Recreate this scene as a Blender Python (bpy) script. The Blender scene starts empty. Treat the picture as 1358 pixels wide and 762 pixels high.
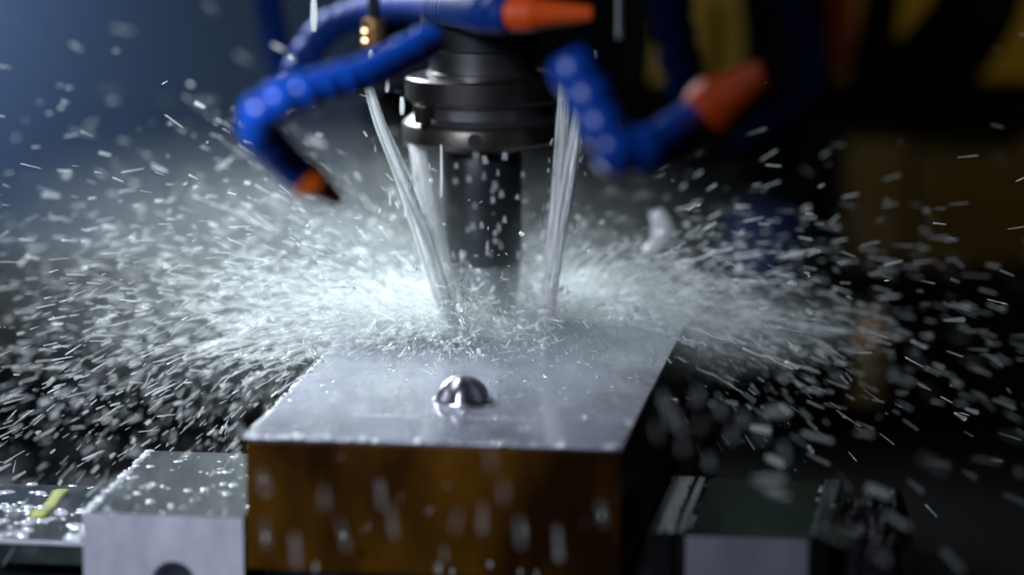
import bpy, bmesh, math, random
import numpy as np
from mathutils import Vector, Matrix, noise
random.seed(7); rng = np.random.default_rng(11)
S = bpy.context.scene
COL = S.collection
U = 0.001                                   # everything below is written in millimetres

# ------------------------------------------------------------------ camera
FPX = 5000.0; W0, H0 = 1358.0, 762.0
PITCH = math.atan(891 / FPX)
RT = np.array([1., 0, 0]); FW = np.array([0, math.cos(PITCH), -math.sin(PITCH)]); UP = np.array([0, math.sin(PITCH), math.cos(PITCH)])
def ray(x, y): return (x - W0 / 2) * RT + (H0 / 2 - y) * UP + FPX * FW
CAM = -1500 / FPX * ray(640, 430)
def PZ(x, y, z):                            # a point of the place at height z, seen at x, y
    d = ray(x, y); return CAM + d * (z - CAM[2]) / d[2]
def PY(x, y, Y):                            # the same at distance Y
    d = ray(x, y); return CAM + d * (Y - CAM[1]) / d[1]
cd = bpy.data.cameras.new('camera'); cam = bpy.data.objects.new('camera', cd); COL.objects.link(cam)
cam.location = CAM * U; cam.rotation_euler = (math.pi / 2 - PITCH, 0, 0)
cd.sensor_width = 36; cd.lens = 36 * FPX / W0; cd.clip_start = .02; cd.clip_end = 50
cd.dof.use_dof = True; cd.dof.focus_distance = 1.405; cd.dof.aperture_fstop = 3.7
S.camera = cam

# ------------------------------------------------------------------ world, lamps, exposure
w = bpy.data.worlds.new('World'); S.world = w; w.use_nodes = True
w.node_tree.nodes['Background'].inputs[0].default_value = (.35, .5, .8, 1)
w.node_tree.nodes['Background'].inputs[1].default_value = .001
def area(name, loc, target, size, power, col, spread=180):
    l = bpy.data.lights.new(name, 'AREA'); l.shape = 'DISK'; l.size = size * U; l.energy = power; l.color = col; l.spread = math.radians(spread)
    o = bpy.data.objects.new(name, l); COL.objects.link(o); o.location = Vector(loc) * U
    o.rotation_euler = (Vector(target) - Vector(loc)).to_track_quat('-Z', 'Y').to_euler(); return o
area('work_lamp_back', (-300, 330, 330), (-15, -20, 20), 150, .84, (.87, .94, 1.0), 48)
area('work_lamp_front', (-290, -600, 320), (-85, -120, 10), 80, .53, (.80, .86, 1.0), 60)
area('wall_lamp', (-400, 500, 130), (-350, 645, 40), 50, .78, (.45, .64, 1.0), 140)
area('warm_lamp', (420, 250, 300), (300, 560, 100), 60, .075, (1.0, .84, .5), 100)
vs = S.view_settings; vs.view_transform = 'Standard'; vs.look = 'None'; vs.gamma = 1; vs.exposure = 0; vs.use_curve_mapping = False
S.cycles.use_denoising = True; S.cycles.max_bounces = 10; S.cycles.transparent_max_bounces = 24
S.cycles.volume_bounces = 1; S.cycles.caustics_reflective = False; S.cycles.caustics_refractive = False

# ------------------------------------------------------------------ materials
def mat(name, base, rough=.4, metal=0., vary=.0, vscale=(60, 60, 60), bump=0., bscale=200., base2=None, spec=.5, coat=0., trans=0., vramp=(.35, .65), rvary=0., emis=None):
    m = bpy.data.materials.new(name); m.use_nodes = True; nt = m.node_tree; N = nt.nodes; L = nt.links
    b = N['Principled BSDF']; b.inputs['Base Color'].default_value = (*base, 1); b.inputs['Roughness'].default_value = rough
    b.inputs['Metallic'].default_value = metal; b.inputs['Specular IOR Level'].default_value = spec
    b.inputs['Coat Weight'].default_value = coat; b.inputs['Coat Roughness'].default_value = .06
    b.inputs['Transmission Weight'].default_value = trans
    if base2 or bump or rvary:
        tc = N.new('ShaderNodeTexCoord')
    if base2 or rvary:
        mp = N.new('ShaderNodeMapping'); mp.inputs['Scale'].default_value = vscale; L.new(tc.outputs['Object'], mp.inputs[0])
        n = N.new('ShaderNodeTexNoise'); n.inputs['Scale'].default_value = 1; n.inputs['Detail'].default_value = 6; L.new(mp.outputs[0], n.inputs[0])
        r = N.new('ShaderNodeValToRGB'); r.color_ramp.elements[0].position = vramp[0]; r.color_ramp.elements[1].position = vramp[1]
        r.color_ramp.elements[0].color = (*base, 1); r.color_ramp.elements[1].color = (*(base2 or base), 1)
        L.new(n.outputs[0], r.inputs[0]); L.new(r.outputs[0], b.inputs['Base Color'])
        if rvary:
            mr = N.new('ShaderNodeMapRange'); mr.inputs[1].default_value = .3; mr.inputs[2].default_value = .7
            mr.inputs[3].default_value = max(.02, rough - rvary); mr.inputs[4].default_value = rough + rvary
            L.new(n.outputs[0], mr.inputs[0]); L.new(mr.outputs[0], b.inputs['Roughness'])
    if bump:
        n2 = N.new('ShaderNodeTexNoise'); n2.inputs['Scale'].default_value = bscale; n2.inputs['Detail'].default_value = 5
        L.new(tc.outputs['Object'], n2.inputs[0]); bp = N.new('ShaderNodeBump'); bp.inputs['Strength'].default_value = bump; bp.inputs['Distance'].default_value = .001
        L.new(n2.outputs[0], bp.inputs['Height']); L.new(bp.outputs[0], b.inputs['Normal'])
    return m
def water_mat(name, col, alpha, transl=.5, rough=.15, streak=None):
    m = bpy.data.materials.new(name); m.use_nodes = True; nt = m.node_tree; N = nt.nodes; L = nt.links
    N.remove(N['Principled BSDF']); out = N['Material Output']
    d = N.new('ShaderNodeBsdfDiffuse'); d.inputs[0].default_value = (*col, 1)
    t = N.new('ShaderNodeBsdfTranslucent'); t.inputs[0].default_value = (*col, 1)
    g = N.new('ShaderNodeBsdfGlossy'); g.inputs['Roughness'].default_value = rough
    x = N.new('ShaderNodeBsdfTransparent')
    m1 = N.new('ShaderNodeMixShader'); m1.inputs[0].default_value = transl; L.new(d.outputs[0], m1.inputs[1]); L.new(t.outputs[0], m1.inputs[2])
    m2 = N.new('ShaderNodeMixShader'); m2.inputs[0].default_value = .12; L.new(m1.outputs[0], m2.inputs[1]); L.new(g.outputs[0], m2.inputs[2])
    m3 = N.new('ShaderNodeMixShader'); m3.inputs[0].default_value = alpha; L.new(x.outputs[0], m3.inputs[1]); L.new(m2.outputs[0], m3.inputs[2])
    if streak:                                # strands of aerated coolant running along the jet
        uv = N.new('ShaderNodeUVMap'); mp = N.new('ShaderNodeMapping'); mp.inputs['Scale'].default_value = (*streak, 1); L.new(uv.outputs[0], mp.inputs[0])
        n = N.new('ShaderNodeTexNoise'); n.inputs['Scale'].default_value = 1; n.inputs['Detail'].default_value = 4; L.new(mp.outputs[0], n.inputs[0])
        r = N.new('ShaderNodeMapRange'); r.inputs[1].default_value = .40; r.inputs[2].default_value = .62; r.inputs[3].default_value = .28; r.inputs[4].default_value = alpha
        L.new(n.outputs[0], r.inputs[0]); L.new(r.outputs[0], m3.inputs[0])
    L.new(m3.outputs[0], out.inputs[0]); return m
M = {}
M['block_top'] = mat('brushed_aluminium', (.46, .47, .57), .34, .75, base2=(.31, .33, .42), vscale=(34, 16, 34), bump=.7, bscale=42, rvary=.2, coat=.7)
M['block_side'] = mat('brown_mill_scale', (.012, .0045, .001), .35, 0, base2=(.098, .040, .001), vscale=(20, 20, 9), vramp=(.44, .72), bump=.1, bscale=80, spec=.12, rvary=.1)
M['jaw'] = mat('wet_ground_steel', (.46, .47, .54), .42, .15, base2=(.27, .28, .35), vscale=(75, 75, 30), vramp=(.40, .72), bump=.2, bscale=200, rvary=.1)
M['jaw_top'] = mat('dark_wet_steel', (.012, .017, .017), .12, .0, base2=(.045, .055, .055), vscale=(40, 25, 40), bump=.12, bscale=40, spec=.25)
M['dark'] = mat('dark_oiled_steel', (.004, .005, .006), .3, 0, base2=(.009, .01, .011), vscale=(40, 40, 40), bump=.1, bscale=60, spec=.15)
M['black'] = mat('black_rubber', (.0015, .0015, .002), .7, 0, spec=.1, base2=(.003, .003, .003), vscale=(30, 30, 30))
M['wetblack'] = mat('wet_black_plastic', (.006, .006, .007), .08, .0, bump=.05, bscale=60, spec=.35, base2=(.012, .012, .013), vscale=(90, 90, 90))
M['foil'] = mat('wet_dark_foil', (.10, .10, .11), .10, .8, base2=(.04, .04, .045), vscale=(80, 80, 80))
M['green_top'] = mat('wet_dark_green_steel', (.004, .010, .008), .4, .0, base2=(.022, .026, .008), vscale=(22, 9, 22), vramp=(.45, .7), bump=.06, bscale=40, spec=.03)
M['grey_face'] = mat('grey_steel_face', (.22, .22, .26), .5, .1, base2=(.15, .15, .19), vscale=(50, 50, 20), bump=.1)
M['holder'] = mat('blackened_holder_steel', (.075, .070, .075), .40, .9, base2=(.04, .034, .033), vscale=(20, 20, 90), bump=.05, bscale=300, rvary=.06)
M['holder_rim'] = mat('stained_holder_steel', (.085, .074, .066), .40, .75, base2=(.035, .028, .024), vscale=(60, 60, 60), bump=.1, bscale=250)
M['ring'] = mat('polished_ring', (.17, .17, .18), .36, .9, base2=(.10, .10, .105), vscale=(10, 10, 120))
M['shank'] = mat('black_oxide_shank', (.010, .013, .015), .38, .4, base2=(.02, .024, .026), vscale=(40, 40, 40), bump=.1)
M['cutter'] = mat('carbide_cutter', (.42, .44, .46), .3, .7, base2=(.30, .32, .34), vscale=(60, 60, 20), bump=.1)
M['chrome'] = mat('polished_bolt_steel', (.70, .70, .80), .36, 1.0, base2=(.34, .34, .42), vscale=(190, 190, 60), bump=.6, bscale=130, rvary=.16)
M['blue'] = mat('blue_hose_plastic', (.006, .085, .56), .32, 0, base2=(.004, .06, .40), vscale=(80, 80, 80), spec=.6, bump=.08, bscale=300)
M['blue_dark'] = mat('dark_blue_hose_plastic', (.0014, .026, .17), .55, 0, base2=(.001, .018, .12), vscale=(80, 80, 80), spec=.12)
M['redorange'] = mat('red_orange_nozzle_plastic', (.56, .07, .006), .5, 0, base2=(.46, .05, .005), vscale=(60, 60, 60), spec=.2)
M['orange'] = mat('orange_nozzle_plastic', (.72, .14, .012), .34, 0, base2=(.6, .10, .008), vscale=(60, 60, 60), spec=.5, bump=.08, bscale=300)
M['brass'] = mat('brass_fitting', (.48, .27, .12), .3, .8, base2=(.34, .18, .08), vscale=(90, 90, 90))
M['wall'] = mat('enclosure_sheet_metal', (.065, .085, .115), .5, .0, spec=.2, base2=(.05, .068, .092), vscale=(5, 5, 2.5), bump=.1, bscale=30, rvary=.1)
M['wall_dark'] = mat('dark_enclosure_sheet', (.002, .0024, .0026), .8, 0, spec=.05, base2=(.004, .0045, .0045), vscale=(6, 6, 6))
M['yellow'] = mat('yellow_machine_paint', (.42, .30, .03), .5, 0, base2=(.34, .23, .02), vscale=(18, 18, 18), bump=.1, bscale=60)
M['olive'] = mat('brown_olive_panel_paint', (.15, .10, .022), .55, 0, base2=(.07, .042, .012), vscale=(12, 12, 6), bump=.1, bscale=60)
M['red'] = mat('dark_red_paint', (.20, .015, .008), .5, 0, base2=(.14, .01, .006), vscale=(30, 30, 30))
M['tan'] = mat('tan_cap_paint', (.34, .20, .10), .5, 0, base2=(.24, .13, .06), vscale=(40, 40, 40))
M['chip'] = mat('yellow_green_plastic', (.26, .29, .008), .6, 0, base2=(.36, .40, .02), vscale=(90, 90, 90), bump=.2)
M['spray'] = water_mat('coolant_drops', (.88, .92, .91), .40, .62)
M['veil'] = water_mat('soft_coolant_drops', (.85, .90, .90), .17, .6)
M['splash'] = water_mat('splashing_coolant', (.92, .95, .94), .42, .66)
M['slug'] = water_mat('solid_coolant', (.92, .96, .96), 1.0, .5)
M['fat'] = water_mat('falling_coolant_drops', (.80, .84, .90), .14, .55)
M['mistdrop'] = water_mat('fine_coolant_drops', (.86, .91, .90), .42, .6)
M['foam'] = water_mat('churned_coolant', (.90, .95, .95), .9, .55)
M['jet'] = water_mat('coolant_stream', (.97, .98, .97), 1.0, .42, streak=(24, 3))
M['bead'] = mat('coolant_bead', (.62, .66, .70), .08, 0, spec=1.0, coat=1.0)

# ------------------------------------------------------------------ helpers
def tag(o, label, cat, group=None, kind=None):
    if label: o['label'] = label
    if cat: o['category'] = cat
    if group: o['group'] = group
    if kind: o['kind'] = kind
    return o
def link(name, me, parent=None):
    o = bpy.data.objects.new(name, me); COL.objects.link(o)
    if parent is not None: o.parent = parent
    return o
def thing(name, loc, label, cat, rz=0, group=None):
    o = bpy.data.objects.new(name, None); COL.objects.link(o); o.location = Vector(loc) * U; o.rotation_euler = (0, 0, rz)
    o.empty_display_size = .01
    return tag(o, label, cat, group)
def mesh(name, verts, faces, m, parent=None, smooth=False, scale=U):
    me = bpy.data.meshes.new(name); v = np.asarray(verts, float) * scale
    me.from_pydata(v.tolist(), [], [list(map(int, f)) for f in faces]); me.materials.append(M[m] if isinstance(m, str) else m)
    if smooth: me.shade_smooth()
    me.update(); return link(name, me, parent)
def box(name, a, b, m, parent=None, bev=.8, mats=None, seg=2):
    """box from corner a to corner b; mats = {'top': key, ...} gives single faces another material"""
    bm = bmesh.new(); bmesh.ops.create_cube(bm, size=1)
    a = np.array(a, float); b = np.array(b, float); c = (a + b) / 2; d = b - a
    for v in bm.verts: v.co = Vector((np.array(v.co) * d + c) * U)
    if bev: bmesh.ops.bevel(bm, geom=list(bm.edges), offset=bev * U, segments=seg, affect='EDGES', profile=.6)
    me = bpy.data.meshes.new(name); keys = [m] + list((mats or {}).values())
    for k in keys: me.materials.append(M[k])
    bm.normal_update()
    dirs = {'top': (0, 0, 1), 'front': (0, -1, 0), 'left': (-1, 0, 0), 'right': (1, 0, 0)}
    for f in bm.faces:
        for i, k in enumerate(mats or {}):
            if f.normal.dot(Vector(dirs[k])) > .75: f.material_index = i + 1
    bm.to_mesh(me); bm.free(); return link(name, me, parent)
def lathe_data(name, prof, m, n=48, smooth=True, cap=True):
    """prof: (radius, z) from top to bottom in mm"""
    bm = bmesh.new(); rings = []
    for r, z in prof: rings.append([bm.verts.new((r * math.cos(2 * math.pi * i / n) * U, r * math.sin(2 * math.pi * i / n) * U, z * U)) for i in range(n)])
    for q in range(len(rings) - 1):
        for i in range(n): bm.faces.new((rings[q][i], rings[q + 1][i], rings[q + 1][(i + 1) % n], rings[q][(i + 1) % n]))
    if cap: bm.faces.new(rings[0]); bm.faces.new(list(reversed(rings[-1])))
    bmesh.ops.recalc_face_normals(bm, faces=bm.faces)
    me = bpy.data.meshes.new(name); bm.to_mesh(me); bm.free(); me.materials.append(M[m])
    if smooth: me.shade_smooth(); me.set_sharp_from_angle(angle=math.radians(32))
    return me
def lathe(name, prof, m, parent=None, loc=(0, 0, 0), n=48):
    o = link(name, lathe_data(name, prof, m, n), parent); o.location = Vector(loc) * U; return o
def spline(pts, step):
    pts = [np.array(p, float) for p in pts]; P = [2 * pts[0] - pts[1]] + pts + [2 * pts[-1] - pts[-2]]; out = []
    for i in range(1, len(P) - 2):
        for t in np.linspace(0, 1, 40, endpoint=False):
            a, b, c, d = P[i - 1], P[i], P[i + 1], P[i + 2]
            out.append(.5 * ((2 * b) + (c - a) * t + (2 * a - 5 * b + 4 * c - d) * t * t + (3 * b - 3 * c + d - a) * t ** 3))
    out.append(pts[-1]); out = np.array(out); s = np.r_[0, np.cumsum(np.linalg.norm(np.diff(out, axis=0), axis=1))]
    k = max(2, int(round(s[-1] / step)) + 1); q = np.linspace(0, s[-1], k)
    return np.stack([np.interp(q, s, out[:, j]) for j in range(3)], 1)
def tube(name, pts, rad, m, parent=None, n=14, step=3., wob=0., seed=0):
    c = spline(pts, step); k = len(c); r = np.interp(np.linspace(0, 1, k), np.linspace(0, 1, len(rad)), rad) if hasattr(rad, '__len__') else np.full(k, float(rad))
    T = np.gradient(c, axis=0); T /= np.linalg.norm(T, axis=1)[:, None]; V = []; F = []
    up = np.array([0, 1., 0]); 
    for i in range(k):
        a = np.cross(T[i], up); a /= np.linalg.norm(a); b = np.cross(T[i], a)
        for j in range(n):
            th = 2 * math.pi * j / n; rr = r[i] * (1 + wob * (noise.noise(Vector((math.cos(th) * 1.6 + seed, math.sin(th) * 1.6, i * step * .035))) + .5 * noise.noise(Vector((math.cos(th) * 3 + seed, math.sin(th) * 3, i * step * .13)))))
            V.append(c[i] + rr * (a * math.cos(th) + b * math.sin(th)))
    for i in range(k - 1):
        for j in range(n): F.append((i * n + j, i * n + (j + 1) % n, (i + 1) * n + (j + 1) % n, (i + 1) * n + j))
    F.append(tuple(range(n))[::-1]); F.append(tuple(range((k - 1) * n, k * n)))
    o = mesh(name, V, F, m, parent, True); me = o.data
    uv = me.uv_layers.new(name='UVMap')
    for p in me.polygons:
        if len(p.vertices) != 4: continue
        i = p.index // n; j = p.index % n
        for l, (di, dj) in zip(p.loop_indices, ((0, 0), (0, 1), (1, 1), (1, 0))): uv.data[l].uv = ((j + dj) / n, (i + di) / k)
    return o

# ------------------------------------------------------------------ setting: enclosure
YAW = math.radians(-8)
E1 = np.array([math.cos(YAW), math.sin(YAW), 0]); E2 = np.array([-math.sin(YAW), math.cos(YAW), 0])
tag(mesh('wall', [(-700, 640, -500), (-70, 660, -500), (-70, 660, 700), (-700, 640, 700), (-700, 652, -500), (-70, 672, -500), (-70, 672, 700), (-700, 652, 700)],
     [(0, 1, 2, 3), (7, 6, 5, 4), (0, 4, 5, 1), (1, 5, 6, 2), (2, 6, 7, 3), (3, 7, 4, 0)], 'wall'), None, None, kind='structure')
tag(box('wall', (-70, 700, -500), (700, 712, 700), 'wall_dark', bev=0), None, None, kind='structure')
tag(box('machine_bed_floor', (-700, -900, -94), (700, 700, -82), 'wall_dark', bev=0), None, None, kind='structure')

# ------------------------------------------------------------------ vise and workpiece (frame O: yawed, origin at block's front left top corner)
FL = PZ(325, 578, 0)
BW, BL, BH = 130.0, 262.0, 47.0
t = thing('vise_bed', FL, 'dark steel vise bed under the brown workpiece block', 'vise bed', YAW)
box('bed_slab', (1, -6, -81.9), (137, 300, -BH - 4.2), 'dark', t, 1.5)
box('parallel_bar', (4, 8, -BH - 4.2), (124, 16, -BH - .2), 'jaw', t, .4)
wp = thing('workpiece_block', FL, 'large rectangular metal block with grey top and brown front face', 'metal block', YAW)
box('body', (0, 0, -BH), (BW, BL, -1.2), 'block_side', wp, .8)
mtop = box('machined_top', (-.2, -.2, -1.2), (BW + .2, BL + .2, 0), 'block_top', wp, .5)
box('scribed_ridge', (30, 40.2, -.1), (92, 41.1, .16), 'block_top', mtop, .12)
def local(pt, org=FL):                      # world mm -> block frame
    d = np.asarray(pt) - org; return np.array([d @ E1, d @ E2, d[2]])
def world(q, org=FL): return org + q[0] * E1 + q[1] * E2 + np.array([0, 0, q[2]])
# domed bolt head with ground flats on the block
bp = PZ(613, 530, 0); 
bolt = thing('dome_bolt', bp, 'polished low dome-shaped bolt head on top of the grey block', 'bolt')
prof = [(.4, 9.0), (2.4, 8.8), (4.6, 8.1), (6.6, 6.9), (8.4, 5.3), (9.7, 3.4), (10.4, 1.6), (10.7, .8), (10.8, .4), (10.8, .02)]
n = 40; V = []; F = []
for r, z in prof:
    for i in range(n):
        a = 2 * math.pi * i / n; k = 1 - .17 * (.5 + .5 * math.cos(6 * a + .6)) * min(1, r / 4) * (1 if z > .7 else 0)
        V.append((r * k * math.cos(a), r * k * math.sin(a), z))
for q in range(len(prof) - 1):
    for i in range(n): F.append((q * n + i, (q + 1) * n + i, (q + 1) * n + (i + 1) % n, q * n + (i + 1) % n))
F.append(tuple(range(n))); mesh('bolt_head', V, F, 'chrome', bolt, True)

# left jaw with counterbored hole
ztop = -28.4
LJ = world((-57.6, -1.5, 0)); LJ[2] = ztop
lj = thing('vise_jaw', LJ, 'pale blue-grey steel vise jaw with round bolt hole beside the brown block', 'vise jaw', YAW)
def holed_block(name, wx, dy, h, hx, hz, r, m, mt, parent):
    # front plate with a round hole, closed box behind it
    n = 32; V = []; F = []
    outer = []
    for i in range(n):
        a = 2 * math.pi * i / n; c, s = math.cos(a), math.sin(a)
        tx = ((wx - hx) if c > 0 else hx) / max(abs(c), 1e-6); tz = ((-hz) if s > 0 else (h + hz)) / max(abs(s), 1e-6); q = min(tx, tz)
        outer.append((hx + q * c, hz + q * s))
    for x, z in [(wx, 0), (0, 0), (0, -h), (wx, -h)]:
        k = min(range(n), key=lambda i: (outer[i][0] - x) ** 2 + (outer[i][1] - z) ** 2); outer[k] = (x, z)
    for x, z in outer: V.append((x, 0, z))
    for i in range(n): a = 2 * math.pi * i / n; V.append((hx + (r + .7) * math.cos(a), 0, hz + (r + .7) * math.sin(a)))
    for i in range(n): a = 2 * math.pi * i / n; V.append((hx + r * math.cos(a), .7, hz + r * math.sin(a)))
    for i in range(n): a = 2 * math.pi * i / n; V.append((hx + r * math.cos(a), 16, hz + r * math.sin(a)))
    for i in range(n):
        j = (i + 1) % n
        for L in range(3): F.append((L * n + i, L * n + j, (L + 1) * n + j, (L + 1) * n + i))
    F.append(tuple(range(3 * n, 4 * n))[::-1])
    o = mesh(name, V, F, m, parent); return o
JW = 56.8; JH = 53.5; JD = 99
holed_block('face_plate', JW, JD, JH, 32, -24.6, 7.6, 'jaw', 'jaw_top', lj)
# body behind the face plate: left, right and back walls, top slab
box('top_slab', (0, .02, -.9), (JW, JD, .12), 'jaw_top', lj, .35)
box('side', (0, .05, -JH), (2, JD, -.92), 'jaw', lj, .1); box('side', (JW - 2, .05, -JH), (JW, JD, -.92), 'jaw', lj, .1)
box('core', (2.05, 17, -JH), (JW - 2.05, JD - .2, -.95), 'dark', lj, 0)

# left table plate with standing coolant
PL = world((-150, 16, 0)); zt = PY(50, 717, (world((-62, 16, 0)))[1])[2]; PL[2] = zt
tp = thing('table_plate', PL, 'dark wet steel plate covered with bright drops beside pale jaw', 'steel plate', YAW)
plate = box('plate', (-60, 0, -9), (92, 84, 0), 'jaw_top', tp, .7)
box('front_lip', (-60, -1.2, -1.6), (92, -.05, -.3), 'jaw', plate, .2)
box('support_block', (-56, 6, -82 - zt + .1), (88, 78, -9.1), 'dark', tp, .7)
# yellow-green strip lying on it
a = PZ(47, 690, zt); b = PZ(84, 652, zt); d = (b - a); L = np.linalg.norm(d); d /= L; s = np.array([d[1], -d[0], 0])
V = []; F = []; nn = 14
for i in range(nn + 1):
    q = i / nn; wd = 3.4 * (1 + .18 * math.sin(q * 7)) * (1 if 0 < i < nn else .8); h = .9 + .5 * math.sin(q * 9)
    c = a + d * L * q
    for sg, dz in ((-1, h - .1), (-.4, h + .25), (.4, h + .25), (1, h - .1), (.4, h - .25), (-.4, h - .25)): V.append(c + s * wd * sg + np.array([0, 0, dz]))
for i in range(nn):
    for j in range(6): F.append((i * 6 + j, i * 6 + (j + 1) % 6, i * 6 + 6 + (j + 1) % 6, i * 6 + 6 + j))
F += [tuple(range(6))[::-1], tuple(range(nn * 6, nn * 6 + 6))]
tag(mesh('plastic_strip', V, F, 'chip', None, True), 'yellow-green curled strip lying on the wet dark plate', 'strip')

# right jaw: narrow slab, gap, main block, end strip
RJ = world((BW + 9, -1, 0)); RJ[2] = -29.6
rj = thing('vise_jaw', RJ, 'dark green-topped vise jaw with grey front face, beyond the brown block', 'vise jaw', YAW)
box('slim_plate', (0, 3, -52.3), (8.5, 90, 0), 'wetblack', rj, .7, {'front': 'dark'})
box('body', (13.2, 0, -52.3), (55.2, 88, 0), 'grey_face', rj, .7, {'top': 'green_top'})
box('edge_rail', (9.6, 2, -52.3), (12.6, 87, .6), 'wetblack', rj, .5)
box('end_plate', (55.6, 1.0, -52.3), (61.5, 88, 1.0), 'wetblack', rj, .6, {'front': 'dark'})
# crumpled wet cover at the end of it
nx, ny = 64, 44; V = []; F = []
org = world((BW + 72, 6, 0)); org[2] = -31
for j in range(ny + 1):
    for i in range(nx + 1):
        x = 25 * i / nx; y = 84 * j / ny
        z = 3.2 * noise.turbulence(Vector((x * .09, y * .035, 3)), 4, False) + 2.6 * noise.noise(Vector((x * .16 + 9, y * .05, 1))) - 3.0 - (max(0, x - 18) ** 2) * .35 + 1.7 * noise.noise(Vector((x * .42, y * .07 + 5, 7))) + .8 * noise.noise(Vector((x * .8, y * .16, 2)))
        if j == 0: z -= 46
        V.append((x, y - (0 if j else 2), z))
for j in range(ny):
    for i in range(nx): F.append((j * (nx + 1) + i, j * (nx + 1) + i + 1, (j + 1) * (nx + 1) + i + 1, (j + 1) * (nx + 1) + i))
cv = mesh('crumpled_cover', V, F, 'foil', None, True); cv.location = Vector(org) * U; cv.rotation_euler = (0, 0, YAW)
so = cv.modifiers.new('s', 'SOLIDIFY'); so.thickness = .0008
tag(cv, 'crumpled wet black plastic cover glinting at the end of the dark jaw', 'cover')
# post behind on the right
pb = PY(1155, 620, 240)
PH = pb[2] - 10 - 14 + 82
po = thing('post', (pb[0], 240, pb[2] - 10), 'dim olive post with tan cap standing behind the glinting wet cover', 'post')
lathe('shaft', [(8, 70), (8.5, 69), (8.5, -8 - PH), (11, -9 - PH), (11, -14 - PH)], 'olive', po)
lathe('cap', [(4, 86), (7, 84), (8, 76), (11, 74), (11, 70.2)], 'tan', po)

# ------------------------------------------------------------------ spindle, holder, cutter (axis x=y=0)
sp = thing('spindle_nose', (0, 0, 108), 'dark machine spindle nose above the tool holder', 'spindle')
lathe('housing', [(48, 120), (48, 46), (46, 44), (25, 43.5), (24, 42), (24, 3.2), (23.4, 2.6)], 'shank', sp, n=72)
lathe('ring', [(21.6, 2.6), (22.2, 2.2), (22.2, 1.2), (21.2, .8), (21.2, -6.2), (22.0, -6.6), (22.0, -7.6), (21.4, -8.0)], 'ring', sp, n=72)
th = thing('tool_holder', (0, 0, 72), 'dark steel tool holder with grooved flange gripping the cutter', 'tool holder')
lathe('upper_collar', [(20, 28.4), (29.4, 28.0), (30.4, 27.2), (30.4, 19.4), (29.8, 18.6)], 'holder', th, n=80)
lathe('groove', [(29.8, 18.6), (27.0, 16.6), (27.0, 12.6), (29.8, 10.4)], 'ring', th, n=80)
flange = lathe('flange', [(29.8, 10.4), (30.8, 9.8), (31.4, 8.8), (31.4, 3.0), (30.6, 2.0), (24, 1.2), (19, .6), (17, -.6), (16, -1.6)], 'holder_rim', th, n=80)
for ang in (-140, 40):
    a = math.radians(ang); o = box('drive_key', (-3.6, -2.2, 10.9), (3.6, 1.2, 18.0), 'holder_rim', th, .6)
    o.location = Vector((29.6 * math.cos(a), 29.6 * math.sin(a), 0)) * U; o.rotation_euler = (0, 0, a + math.pi / 2)
for ang in (-95, -20, 100):
    a = math.radians(ang); o = lathe('set_screw', [(1.2, .5), (2.6, .5), (2.8, 0), (2.8, -2)], 'shank', flange, n=16)
    o.location = Vector((31.2 * math.cos(a), 31.2 * math.sin(a), 5.8)) * U; o.rotation_euler = (0, math.pi / 2, a)
em = thing('milling_cutter', (0, 0, 0), 'black-shanked milling cutter plunging into the coolant splash', 'cutter')
lathe('shank', [(15.2, 71), (15.6, 70), (15.6, 27), (14.8, 25.6), (13.5, 25)], 'shank', em, n=64)
# fluted head
n = 72; V = []; F = []; K = 22
for k in range(K + 1):
    z = 25 - 24.4 * k / K
    for i in range(n):
        a = 2 * math.pi * i / n; ph = (a * 4 / (2 * math.pi) + z * .03) % 1.0
        r = 15.2 - 4.2 * (max(0, math.sin(math.pi * min(1, ph / .62)))) ** 1.4 * (1 if ph < .62 else 0)
        V.append((r * math.cos(a), r * math.sin(a), z))
for k in range(K):
    for i in range(n): F.append((k * n + i, (k + 1) * n + i, (k + 1) * n + (i + 1) % n, k * n + (i + 1) % n))
F.append(tuple(range(n))); F.append(tuple(range(K * n, (K + 1) * n))[::-1])
mesh('fluted_head', V, F, 'cutter', em, True)

# ------------------------------------------------------------------ jointed coolant hoses
def seg_mesh(m): return lathe_data('segment', [(.70, .62), (.88, .46), (.97, .30), (1.0, .10), (.99, -.12), (.95, -.34), (.90, -.46), (.78, -.62)], m, 20)
SEG = {k: seg_mesh(k) for k in ('blue', 'blue_dark')}
NOZ = {k: lathe_data('nozzle', [(.70, -.5), (1.0, -.4), (1.06, 0), (1.02, .5), (.86, .7), (.55, 2.1), (.42, 2.6), (.34, 2.6), (.34, 1.8)], k, 24) for k in ('orange', 'redorange')}
def orient(o, p, d, s):
    o.location = Vector(p) * U; o.rotation_euler = Vector(d).to_track_quat('Z', 'Y').to_euler(); o.scale = s
def hose(name, label, pts, r, m='blue', nozzle=None, nz_len=1.0, nm='orange', nr=.92):
    pw = [PY(*p) for p in pts]; c = spline(pw, r * 1.22)
    t = thing(name, c[0], label, 'coolant hose', group='jointed coolant hoses round the spindle')
    T = np.gradient(c, axis=0); base = c[0]
    for p, d in zip(c, T):
        o = link('segment', SEG[m], t); k = random.uniform(.97, 1.03); orient(o, p - base, d, (r * k, r * k, r * 1.18))
    if nozzle is not None:
        q = PY(*nozzle); d = q - c[-1]; d /= np.linalg.norm(d)
        o = link('nozzle', NOZ[nm], t); orient(o, c[-1] + d * r * .9 - base, d, (r * nr, r * nr, r * nz_len))
    return t
hose('jointed_hose', 'bright blue jointed hose bending left of the spindle, ending in orange nozzle',
     [(566, 58, -250), (520, 84, -275), (470, 104, -295), (400, 122, -310), (352, 142, -315), (341, 168, -310), (366, 198, -300), (388, 222, -292)], 6.4, 'blue', (425, 248, -286), .95)
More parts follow.
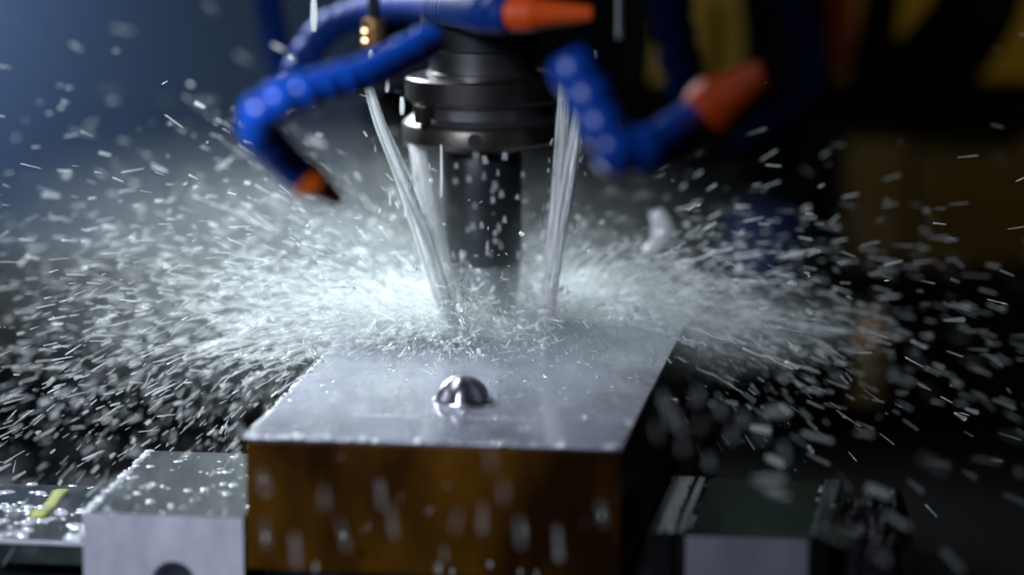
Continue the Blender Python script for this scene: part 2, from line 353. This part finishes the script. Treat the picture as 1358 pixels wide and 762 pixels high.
hose('jointed_hose', 'dark blue jointed hose arching across the top behind the spindle with horizontal red-orange nozzle',
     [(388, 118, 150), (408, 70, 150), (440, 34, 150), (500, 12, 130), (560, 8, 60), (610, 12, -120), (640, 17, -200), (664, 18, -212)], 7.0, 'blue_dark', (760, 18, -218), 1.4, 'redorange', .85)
hose('jointed_hose', 'dim blue hose hanging vertically at the far upper left of the bent hose',
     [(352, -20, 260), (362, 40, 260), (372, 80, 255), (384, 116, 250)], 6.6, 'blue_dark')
hose('jointed_hose', 'blue jointed hose in a V bend right of the spindle, with red-orange nozzle',
     [(764, 96, -315), (784, 132, -318), (802, 172, -322), (824, 203, -325), (868, 196, -320), (900, 178, -305), (926, 158, -290)], 7.8, 'blue', (1005, 104, -302), 1.15, 'redorange', 1.2)
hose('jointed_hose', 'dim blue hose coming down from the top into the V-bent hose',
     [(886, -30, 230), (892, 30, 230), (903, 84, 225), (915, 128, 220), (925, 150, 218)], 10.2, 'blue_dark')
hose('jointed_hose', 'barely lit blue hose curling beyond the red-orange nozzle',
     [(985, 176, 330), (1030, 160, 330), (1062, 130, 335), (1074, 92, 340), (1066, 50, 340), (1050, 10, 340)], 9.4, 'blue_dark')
bf = thing('pipe_fitting', PY(496, 66, 60), 'small ribbed brass fitting hanging above the bright blue hose', 'fitting')
lathe('ribbed_barrel', [(3, 13), (4.6, 12.6), (4.8, 9), (4.2, 8.4), (4.8, 7.8), (4.8, 5), (4.2, 4.4), (4.8, 3.8), (4.6, .6), (2.4, 0)], 'brass', bf, n=12)
lathe('stem', [(2.6, 30), (2.6, 13)], 'shank', bf, n=12)

# ------------------------------------------------------------------ background on the right, out of focus
cb = thing('machine_beam', PY(1110, 60, 560), 'yellow painted machine beam far behind the hoses', 'beam')
o0 = PY(1110, 60, 560)
a = PY(858, 108, 560) - o0; b = PY(1420, -20, 560) - o0
box('beam', (a[0], 0, a[2]), (b[0], 40, b[2]), 'yellow', cb, 2)
for k, (x0, x1) in enumerate(((998, 1100), (1100, 1136))):
    q = PY(x0, 112, 552) - o0; q2 = PY(x1, -25, 552) - o0; box('cover_plate' if k == 0 else 'red_cover', (q[0], -9, q[2] if k == 0 else q[2] + 10), (q2[0] - .5, -.5, q2[2]), 'black' if k == 0 else 'red', cb, 1)
for pts, r, lab in (([(1145, 130, 470), (1160, 60, 470), (1170, 0, 470), (1174, -40, 470)], 10, 'thin black cable in front of the yellow beam beside the dark red cover'),
                    ([(1180, 128, 440), (1240, 84, 440), (1290, 20, 440), (1310, -50, 440)], 22, 'thick black cable slanting across the yellow beam'),
                    ([(838, 130, 430), (846, 60, 430), (850, -40, 430)], 8, 'black cable hanging beside the left end of yellow beam'),
                    ([(1000, 130, 430), (1010, 60, 430), (1000, -40, 430)], 9, 'black cable hanging beyond the blue hoses')):
    tag(tube('cable', [PY(*p) for p in pts], r, 'black', None, 16, 8), lab, 'cable')
o1 = PY(1245, 300, 600); pn = thing('machine_panel', o1, 'dim brown-olive machine panel at far right behind spray', 'panel')
for x0, x1, m in ((1122, 1206, 'olive'), (1210, 1420, 'olive')):
    a = PY(x0, 402, 600) - o1; b = PY(x1, 188, 600) - o1; box('panel_sheet', (a[0], 0 if x0 < 1200 else 14, a[2]), (b[0], 30, b[2]), m, pn, 3)
o2 = PY(1012, 330, 420); bc = thing('cap', o2, 'dim dark blue plastic cap behind the right spray', 'cap')
lathe('cap_body', [(10, 24), (17, 22), (19, 16), (19, -14), (16, -18), (12, -22)], 'blue_dark', bc, n=28)
tag(tube('drain_pipe', [PY(822, -30, 90), PY(823, 20, 90), PY(822, 52, 90)], 1.5, M['jaw'], None, 16, 4), 'thin pale vertical rod at the top between spindle and hoses', 'rod')

# ------------------------------------------------------------------ coolant jets
JETS = [
 ('coolant jet arcing down from the bright blue hose on the left', [(489, 116, -58), (505, 165, -54), (527, 222, -48), (552, 290, -42), (578, 365, -36), (600, 448, -32)], [1.9, 2.2, 2.6, 3.2, 3.4, 3.0]),
 ('coolant jet streaming down just left of the black cutter', [(549, 160, 16), (554, 192, 6), (562, 240, -8), (573, 300, -18), (588, 375, -26), (604, 444, -30)], [2.6, 3.0, 3.6, 4.2, 4.2, 3.6]),
 ('coolant jet falling from the V-bent hose on the right', [(772, 126, -50), (763, 180, -46), (750, 258, -40), (738, 330, -36), (725, 426, -32)], [2.0, 2.6, 2.9, 2.9, 3.0]),
 ('thinner coolant jet nearest the cutter on its right side', [(750, 104, -40), (747, 160, -38), (742, 230, -36), (733, 320, -34), (721, 428, -32)], [1.8, 2.2, 2.4, 2.4, 2.6])]
for i, (lab, pts, rad) in enumerate(JETS):
    t = tag(tube('coolant_jet', [PY(*p) for p in pts], [q * .85 for q in rad], 'jet', None, 28, 1.5, .4, i * 7.3), lab, 'water jet', 'coolant jets aimed at the cutter')
    # loose strands wound round the jet
    for k in range(9):
        ph = random.uniform(0, 6.28); off = random.uniform(.5, 1.05); L = len(pts); q = []
        for j, p in enumerate(pts):
            c = PY(*p); a = ph + j * random.uniform(.05, .28); q.append(c + np.array([math.cos(a), math.sin(a), 0]) * rad[j] * off * random.uniform(.8, 1.15))
        s = tube('strand', q, [.3, .45, .6, .6, .5], 'slug', t, 6, 3, .5, k)
# drops shed by the jets on their way down
P = []; 
for lab, pts, rad in JETS:
    c = spline([PY(*p) for p in pts], 1.2); T = np.gradient(c, axis=0)
    for q in range(70):
        h = int(len(c) * random.random() ** .6) % len(c); P.append((*(c[h] + rng.normal(0, 3.4, 3)), *(T[h] + rng.normal(0, .25, 3))))
P = np.array(P)
SHED = (P[:, :3], P[:, 3:])
for (x, y0, y1, r, lab) in ((416, -6, 42, 1.3, 'white drip at top above the bright blue hose'), (492, 67, 80, .9, 'short white drip directly below the brass fitting'),
                            (513, 100, 122, .8, 'white drip in front of the right end of bright blue hose'), (533, 129, 152, .9, 'white drip beside the left side of tool holder'),
                            (789, 67, 78, .8, 'short white drip above the V-bent hose'), (585, 192, 262, .35, 'hair-thin drip line along the left side of the cutter')):
    Y = -40 if x != 416 else -30
    tag(tube('drip', [PY(x, y0, Y), PY(x + .5, (y0 + y1) / 2, Y), PY(x, y1, Y)], [r * .6, r, r * 1.1, r * .7], 'foam', None, 8, 1.5), lab, 'drip', 'falling coolant drips')

# ------------------------------------------------------------------ spray
def streaks(name, P, D, Ln, Wd, m, label, n=5):
    """one spindle-shaped drop per row, stretched along its flight"""
    k = len(P); D = D / np.linalg.norm(D, axis=1)[:, None]
    ref = np.where(np.abs(D[:, 2:3]) > .9, np.array([[1., 0, 0]]), np.array([[0, 0, 1.]]))
    A = np.cross(D, ref); A /= np.linalg.norm(A, axis=1)[:, None]; B = np.cross(D, A)
    rows = [P - D * Ln[:, None] / 2]; tail = rng.uniform(.25, 1.0, k)
    for f, s in ((-.40, .8), (.40, 1.0)):
        for j in range(n):
            th = 2 * math.pi * j / n; rows.append(P + D * (Ln * f)[:, None] + (A * math.cos(th) + B * math.sin(th)) * (Wd * (s if f > 0 else tail) / 2)[:, None])
    rows.append(P + D * Ln[:, None] / 2)
    nv = 2 * n + 2; V = np.stack(rows, 1).reshape(-1, 3) * U
    tri = []
    for j in range(n):
        j2 = (j + 1) % n
        tri += [(0, 1 + j2, 1 + j), (1 + j, 1 + j2, 1 + n + j2), (1 + j, 1 + n + j2, 1 + n + j), (1 + n + j, 1 + n + j2, nv - 1)]
    tri = np.array(tri); T = (tri[None] + (np.arange(k) * nv)[:, None, None]).reshape(-1, 3)
    me = bpy.data.meshes.new(name); me.vertices.add(len(V)); me.vertices.foreach_set('co', V.ravel())
    me.loops.add(T.size); me.loops.foreach_set('vertex_index', T.ravel().astype(np.int32))
    me.polygons.add(len(T)); me.polygons.foreach_set('loop_start', np.arange(0, T.size, 3, dtype=np.int32))
    me.polygons.foreach_set('use_smooth', np.ones(len(T), bool)); me.update(calc_edges=True); me.validate()
    me.materials.append(M[m]); o = link(name, me)
    return tag(o, label, 'spray', kind='stuff')
IMP = [PZ(600, 440, 1), PZ(724, 420, 1), np.array([0, -14, 2.])]
def inside(P):
    d = P - FL; x = d @ E1; y = d @ E2; z = d[:, 2]
    a = (x > -1) & (x < BW + 1) & (y > -1) & (y < BL + 1) & (z < .6)
    b = (x > -60) & (x < .5) & (y > -4) & (y < 102) & (z < -27)
    c = (x > BW + 7) & (x < BW + 100) & (y > -4) & (y < 92) & (z < -27)
    e = (x < -60) & (x > -210) & (y > 12) & (y < 104) & (z < -36)
    s = (np.hypot(P[:, 0], P[:, 1]) < 32.5) & (P[:, 2] > 70); q = (np.hypot(P[:, 0], P[:, 1]) < 16.2)
    g = z < -81
    return a | b | c | e | s | q | g
def throw(k, src, az, el, v, tm, drag=2.0):
    """ballistic flight with drag; az 0 = +x"""
    D = np.stack([np.cos(el) * np.cos(az), np.cos(el) * np.sin(az), np.sin(el)], 1) * v[:, None]
    e = (1 - np.exp(-drag * tm)) / drag
    P = src + D * e[:, None] * 1000; vel = D * np.exp(-drag * tm)[:, None]
    gz = 9.81
    P[:, 2] -= 1000 * gz * (tm / drag - e / drag); vel[:, 2] -= gz * e
    return P, vel
def cloud(k, side, vmean, vsd, tmax, el_m, el_s, az_s, jitter=6, tpow=1.0):
    s = IMP[0] if side < 0 else IMP[1]
    src = s[None] + rng.normal(0, jitter, (k, 3)) * np.array([1, 1, .25]); src[:, 2] = np.abs(src[:, 2])
    az = rng.normal(math.pi if side < 0 else 0, az_s, k)
    el = np.abs(rng.normal(el_m, el_s, k))
    f = np.array([noise.noise(Vector((a * 2.4, e * 5.0, 2.0 + side))) for a, e in zip(az, el)])     # the splash leaves in uneven fans
    re = f < rng.uniform(-.45, .35, k); az[re] += rng.normal(0, .25, re.sum()); el[re] = np.abs(el[re] * rng.uniform(.5, 1.2, re.sum())); v = np.clip(rng.normal(vmean, vsd, k), .25, None) * (1 - .42 * np.clip(el, 0, 1.1)); tm = tmax * rng.random(k) ** tpow
    return throw(k, src, az, el, v, tm)
def cat(*parts): return np.concatenate([p[0] for p in parts]), np.concatenate([p[1] for p in parts])
def keep(P, Vv, extra=None):
    ok = ~inside(P) & (P[:, 1] > -700)
    return P[ok], Vv[ok]
def sizes(k, med, sig, lo, hi, sp_):
    w = np.clip(rng.lognormal(math.log(med), sig, k), lo, hi)
    return np.clip(sp_ * rng.uniform(1.6, 5.2, k) * (.75 / np.maximum(w, .5)) ** .35, w * 1.1, 12), w
k = len(SHED[0])
streaks('shed_drops', SHED[0], SHED[1], rng.uniform(.8, 5, k), rng.lognormal(math.log(.55), .45, k), 'foam', 'small drops torn off the coolant jets')
# main drops
P, Vv = cat(cloud(2600, -1, 2.0, .65, .19, .26, .34, .85, 6, 1.3), cloud(850, 1, 1.75, .5, .105, .22, .34, .75, 6, 1.5), cloud(280, 1, 1.3, .4, .10, .9, .3, 1.6), cloud(420, -1, 1.3, .4, .14, .9, .3, 1.6))
P, Vv = keep(P, Vv); k = len(P); sp_ = np.linalg.norm(Vv, axis=1); Vv = Vv + rng.normal(0, .14, Vv.shape) * sp_[:, None]
Ln, Wd = sizes(k, .68, .6, .25, 3.2, sp_)
streaks('coolant_drops', P, Vv, Ln, Wd, 'spray', 'white coolant drops flying outward from the cutter')
# thin fast filaments
P, Vv = cat(cloud(1150, -1, 2.2, .6, .13, .22, .28, .3, 6, 1.35), cloud(800, 1, 2.3, .7, .12, .20, .30, .3, 6, 1.35))
P, Vv = keep(P, Vv); k = len(P); Vv = Vv + rng.normal(0, .2, Vv.shape) * np.linalg.norm(Vv, axis=1)[:, None]
streaks('coolant_filaments', P, Vv, rng.uniform(2.5, 9.5, k), rng.uniform(.28, .62, k), 'foam', 'thin bright coolant filaments fanning out from the impact')
# churned splash close to the impact
P, Vv = cat(cloud(2600, -1, 1.15, .4, .055, .28, .38, .9, 5), cloud(1700, 1, 1.1, .4, .05, .30, .38, .9, 5), cloud(900, -1, .8, .4, .05, .6, .5, 2.5, 14), cloud(1300, -1, .7, .3, .05, .3, .4, 2.5, 30), cloud(1500, 1, .7, .3, .05, .3, .4, 2.5, 30))
P, Vv = keep(P, Vv); k = len(P)
streaks('coolant_splash', P, Vv, rng.uniform(1.5, 8, k), rng.lognormal(math.log(.5), .5, k), 'splash', 'churning white coolant splash round the cutter tip')
# torn threads of coolant thrown off the impact, each following its own arc
V = []; F = []
for q in range(520):
    side = -1 if q % 5 < 3 else 1; s0 = IMP[0] if side < 0 else IMP[1]
    src = (s0 + rng.normal(0, 5, 3) * np.array([1, 1, .1]))[None]; src[0, 2] = abs(src[0, 2]) + .4
    az = rng.normal(math.pi if side < 0 else 0, .75, 1); el = np.abs(rng.normal(.16, .22, 1)); v = np.abs(rng.normal(1.2, .4, 1)) + .3
    t0 = rng.uniform(.004, .06); dt = rng.uniform(.004, .016); r0 = rng.uniform(.16, .42); c = []
    for h in range(7): c.append(throw(1, src, az, el, v, np.array([t0 + dt * h / 6]))[0][0] + rng.normal(0, .35, 3))
    c = np.array(c)
    if inside(c).any(): continue
    T = np.gradient(c, axis=0); b = len(V)
    for h in range(7):
        tt = T[h] / np.linalg.norm(T[h]); a = np.cross(tt, (.3, .9, .2)); a /= np.linalg.norm(a); d = np.cross(tt, a); rr = r0 * (.35 + abs(math.sin(h * 1.1 + q)))
        for j in range(4): V.append(c[h] + rr * (a * math.cos(j * math.pi / 2) + d * math.sin(j * math.pi / 2)))
    for h in range(6):
        for j in range(4): F.append((b + h * 4 + j, b + h * 4 + (j + 1) % 4, b + h * 4 + 4 + (j + 1) % 4, b + h * 4 + 4 + j))
tag(mesh('coolant_threads', V, F, 'slug', None, True), 'torn white threads of coolant bursting from the jet impacts', 'spray', kind='stuff')
# low drops hopping over the block top in front of the cutter
P, Vv = cat(cloud(500, -1, .9, .3, .13, .22, .2, 1.6, 10), cloud(420, 1, .9, .3, .12, .22, .2, 1.6, 10)); P, Vv = keep(P, Vv); k = len(P)
streaks('hopping_drops', P, Vv, rng.uniform(.8, 3.5, k), rng.lognormal(math.log(.5), .5, k), 'splash', 'small low drops hopping over the grey block top')
# fine mist drops
P, Vv = cat(cloud(6000, -1, 1.5, .7, .15, .26, .38, .9, 12, 1.4), cloud(3400, 1, 1.4, .45, .09, .24, .38, .85, 12, 1.4), cloud(3000, -1, .7, .4, .08, .7, .5, 2.5, 16))
P, Vv = keep(P, Vv); k = len(P)
streaks('coolant_mist', P, Vv, rng.uniform(.8, 4.5, k), rng.uniform(.22, .5, k), 'mistdrop', 'fine grey coolant mist round the milling cutter', 4)
# drops flung towards and away from the lens, soft with distance
P, Vv = cat(cloud(850, -1, 2.1, .7, .19, .30, .34, .9, 10, 1.1), cloud(300, 1, 1.6, .5, .14, .24, .30, .8, 10, 1.2))
P[:, 1] += np.where((rng.random(len(P)) < .55) & ((P[:, 0] < -110) | (P[:, 0] > 90)), -1, 1) * rng.uniform(150, 330, len(P)); P, Vv = keep(P, Vv); k = len(P)
streaks('soft_drops', P, Vv, rng.uniform(5, 12, k), rng.uniform(1.6, 3.4, k), 'veil', 'large blurred coolant drops in front of and behind the splash', 6)
# the finest mist hangs as a soft cloud
def mist(name, c, rad, dens, label, sc):
    bm = bmesh.new(); bmesh.ops.create_icosphere(bm, subdivisions=4, radius=1)
    me = bpy.data.meshes.new(name); bm.to_mesh(me); bm.free(); o = link(name, me); o.location = Vector(c) * U; o.scale = Vector(rad) * U
    m = bpy.data.materials.new(name); m.use_nodes = True; N = m.node_tree.nodes; L = m.node_tree.links; N.remove(N['Principled BSDF'])
    v = N.new('ShaderNodeVolumePrincipled'); v.inputs['Color'].default_value = (.82, .90, .90, 1); v.inputs['Anisotropy'].default_value = .25
    tc = N.new('ShaderNodeTexCoord'); ln = N.new('ShaderNodeVectorMath'); ln.operation = 'LENGTH'; L.new(tc.outputs['Object'], ln.inputs[0])
    r = N.new('ShaderNodeMapRange'); r.interpolation_type = 'SMOOTHSTEP'; r.inputs[1].default_value = 1; r.inputs[2].default_value = .05; r.inputs[3].default_value = 0; r.inputs[4].default_value = dens; L.new(ln.outputs['Value'], r.inputs[0])
    n = N.new('ShaderNodeTexNoise'); n.inputs['Scale'].default_value = sc; n.inputs['Detail'].default_value = 3; L.new(tc.outputs['Object'], n.inputs[0])
    r2 = N.new('ShaderNodeMapRange'); r2.inputs[1].default_value = .35; r2.inputs[2].default_value = .65; r2.inputs[3].default_value = .35; r2.inputs[4].default_value = 1.4; L.new(n.outputs[0], r2.inputs[0])
    mu = N.new('ShaderNodeMath'); mu.operation = 'MULTIPLY'; L.new(r.outputs[0], mu.inputs[0]); L.new(r2.outputs[0], mu.inputs[1]); L.new(mu.outputs[0], v.inputs['Density'])
    L.new(v.outputs[0], N['Material Output'].inputs['Volume']); me.materials.append(m); return tag(o, label, 'mist', kind='stuff')
mist('mist', (-60, 30, 18), (215, 120, 64), 3.0, 'soft grey veil of coolant mist round the cutter', 4)
mist('mist', (45, -22, 4), (125, 85, 24), 11, 'low bank of coolant mist lying over the rear of the block top', 4)
mist('mist', (14, 10, 10), (85, 50, 34), 10, 'dense pale puff of coolant mist at the foot of the cutter', 3)
# a few slow fat drops: falling past the brown face, bokeh drops at lower left
def slow(pxs, Y, w, l, name, lab):
    P = np.array([PY(x, y, Y + rng.uniform(-25, 25)) for x, y in pxs]); k = len(P)
    D = np.tile(np.array([[.05, 0, -1.]]), (k, 1)) + rng.normal(0, .08, (k, 3))
    return streaks(name, P, D, rng.uniform(.7, 1.3, k) * l, rng.uniform(.7, 1.3, k) * w, 'fat' if w > 1.8 else 'foam', lab, 6)
slow([(350, 640), (352, 706), (455, 708), (505, 655), (520, 690), (605, 690), (640, 685), (690, 705), (668, 650), (798, 680), (650, 605), (430, 660), (740, 720), (700, 470), (718, 500), (690, 560), (735, 540), (392, 730)], -330, 2.0, 9.0, 'falling_drops', 'pale falling drops in front of the brown block face')
slow([(600, 757), (690, 758), (712, 760), (582, 757), (650, 748), (350, 634), (352, 712), (455, 710), (798, 682)], -240, 1.1, 2.6, 'dripping_drops', 'small bright drops dripping down the brown block face')
slow([(60, 532), (66, 530), (100, 535), (115, 535), (135, 518), (151, 504), (140, 546), (181, 462), (201, 448), (55, 533), (424, 264), (437, 250)], -215, 1.75, 2.1, 'floating_drops', 'round bright drops hanging in the dark at lower left and off the orange nozzle')
slow([(x, y) for x, y in zip(rng.uniform(592, 700, 30), rng.uniform(205, 350, 30))], -150, 2.0, 2.6, 'drops_by_cutter', 'soft round drops drifting in front of the black cutter')
slow([(905, 592), (900, 560), (870, 570), (888, 548), (970, 575), (1010, 570), (985, 555), (940, 610), (925, 525), (880, 530), (955, 540), (1040, 600)], -330, 2.4, 6, 'drifting_drops', 'dim blurred drops falling beside the right edge of block')
# curved slug of coolant above the right splash
tag(tube('coolant_slug', [PY(870, 280, -210), PY(878, 296, -210), PY(879, 312, -210), PY(868, 326, -210), PY(852, 336, -210)], [2.6, 3.4, 4.2, 2.2, 1.2], 'slug', None, 12, 1.5, .2), 'large curved white slug of coolant above the right splash', 'coolant slug')

# ------------------------------------------------------------------ beads of coolant standing on the metal
def beads(name, pts, rad, label):
    n = 8; V = []; F = []
    for (p, r) in zip(pts, rad):
        b = len(V); el = random.uniform(.8, 1.6); an = random.uniform(0, 3.14); ca, sa = math.cos(an), math.sin(an); h = random.choice((.16, .2, .28, .45, .9)); r = r * (1.5 if h < .3 else 1)
        for q, (rr, zz) in enumerate(((1.0, 0), (.92, .45), (.62, .82), (.22, .99))):
            for i in range(n):
                a = 2 * math.pi * i / n; x = rr * r * el * math.cos(a) * (1 + .15 * math.sin(2 * a + an)); y = rr * r * math.sin(a)
                V.append((p[0] + x * ca - y * sa, p[1] + x * sa + y * ca, p[2] - .05 + zz * r * h))
        for q in range(3):
            for i in range(n): F.append((b + q * n + i, b + q * n + (i + 1) % n, b + (q + 1) * n + (i + 1) % n, b + (q + 1) * n + i))
        F.append(tuple(range(b + 3 * n, b + 4 * n)))
    return tag(mesh(name, V, F, 'bead', None, True), label, 'water beads', kind='stuff')
pts = []; rad = []
for i in range(120):                       # row along the jaw's left edge
    q = random.random(); pts.append(LJ + E1 * random.uniform(.1, 2.0 - q) + E2 * (JD * q) + np.array([0, 0, .12])); rad.append(random.uniform(.4, 1.2))
for i in range(62):
    pts.append(LJ + E1 * random.uniform(2, JW - 1) + E2 * random.uniform(1, JD - 2) + np.array([0, 0, .12])); rad.append(random.choice((.4, .5, .5, .6, .8, 1.2)))
beads('jaw_water_beads', pts, rad, 'bright coolant beads on the pale jaw, lined up along its edge')
pts = []; rad = []
while len(pts) < 300:
    x = 28 + 63 * random.random(); y = 84 * random.random() ** 1.2
    if noise.noise(Vector((x * .05, y * .06, 4))) + .25 - (x - 40) * .006 < random.uniform(0, .3): continue
    pts.append(PL + E1 * x + E2 * y); rad.append(random.choice((.5, .7, .9, 1.2, 1.7, 2.3)))
beads('plate_water_beads', pts, rad, 'bright coolant beads scattered on the dark plate')
pts = []; rad = []
for i in range(110): pts.append(FL + E1 * random.uniform(-.1, 1.2) + E2 * (random.random() * 170)); rad.append(random.uniform(.3, .9))
for i in range(46): pts.append(FL + E1 * BW * random.random() ** 1.5 + E2 * random.uniform(0, .9)); rad.append(random.choice((.5, .7, .9, 1.5)))
for i in range(110): pts.append(FL + E1 * BW * random.random() + E2 * (random.random() ** .7 * 180)); rad.append(random.uniform(.3, .8))
beads('block_water_beads', pts, rad, 'coolant beads along the edges of the grey block top')
pts = []; rad = []
for i in range(60):
    pts.append(RJ + E1 * random.choice((.5, 8, 13.6, 54.6, 56.5, 60.5)) + E2 * random.uniform(4, 86) + np.array([0, 0, .9 if i % 3 == 0 else .0])); rad.append(random.uniform(.3, .6))
beads('dark_jaw_water_beads', pts, rad, 'dim coolant beads along the dark green jaw edges')
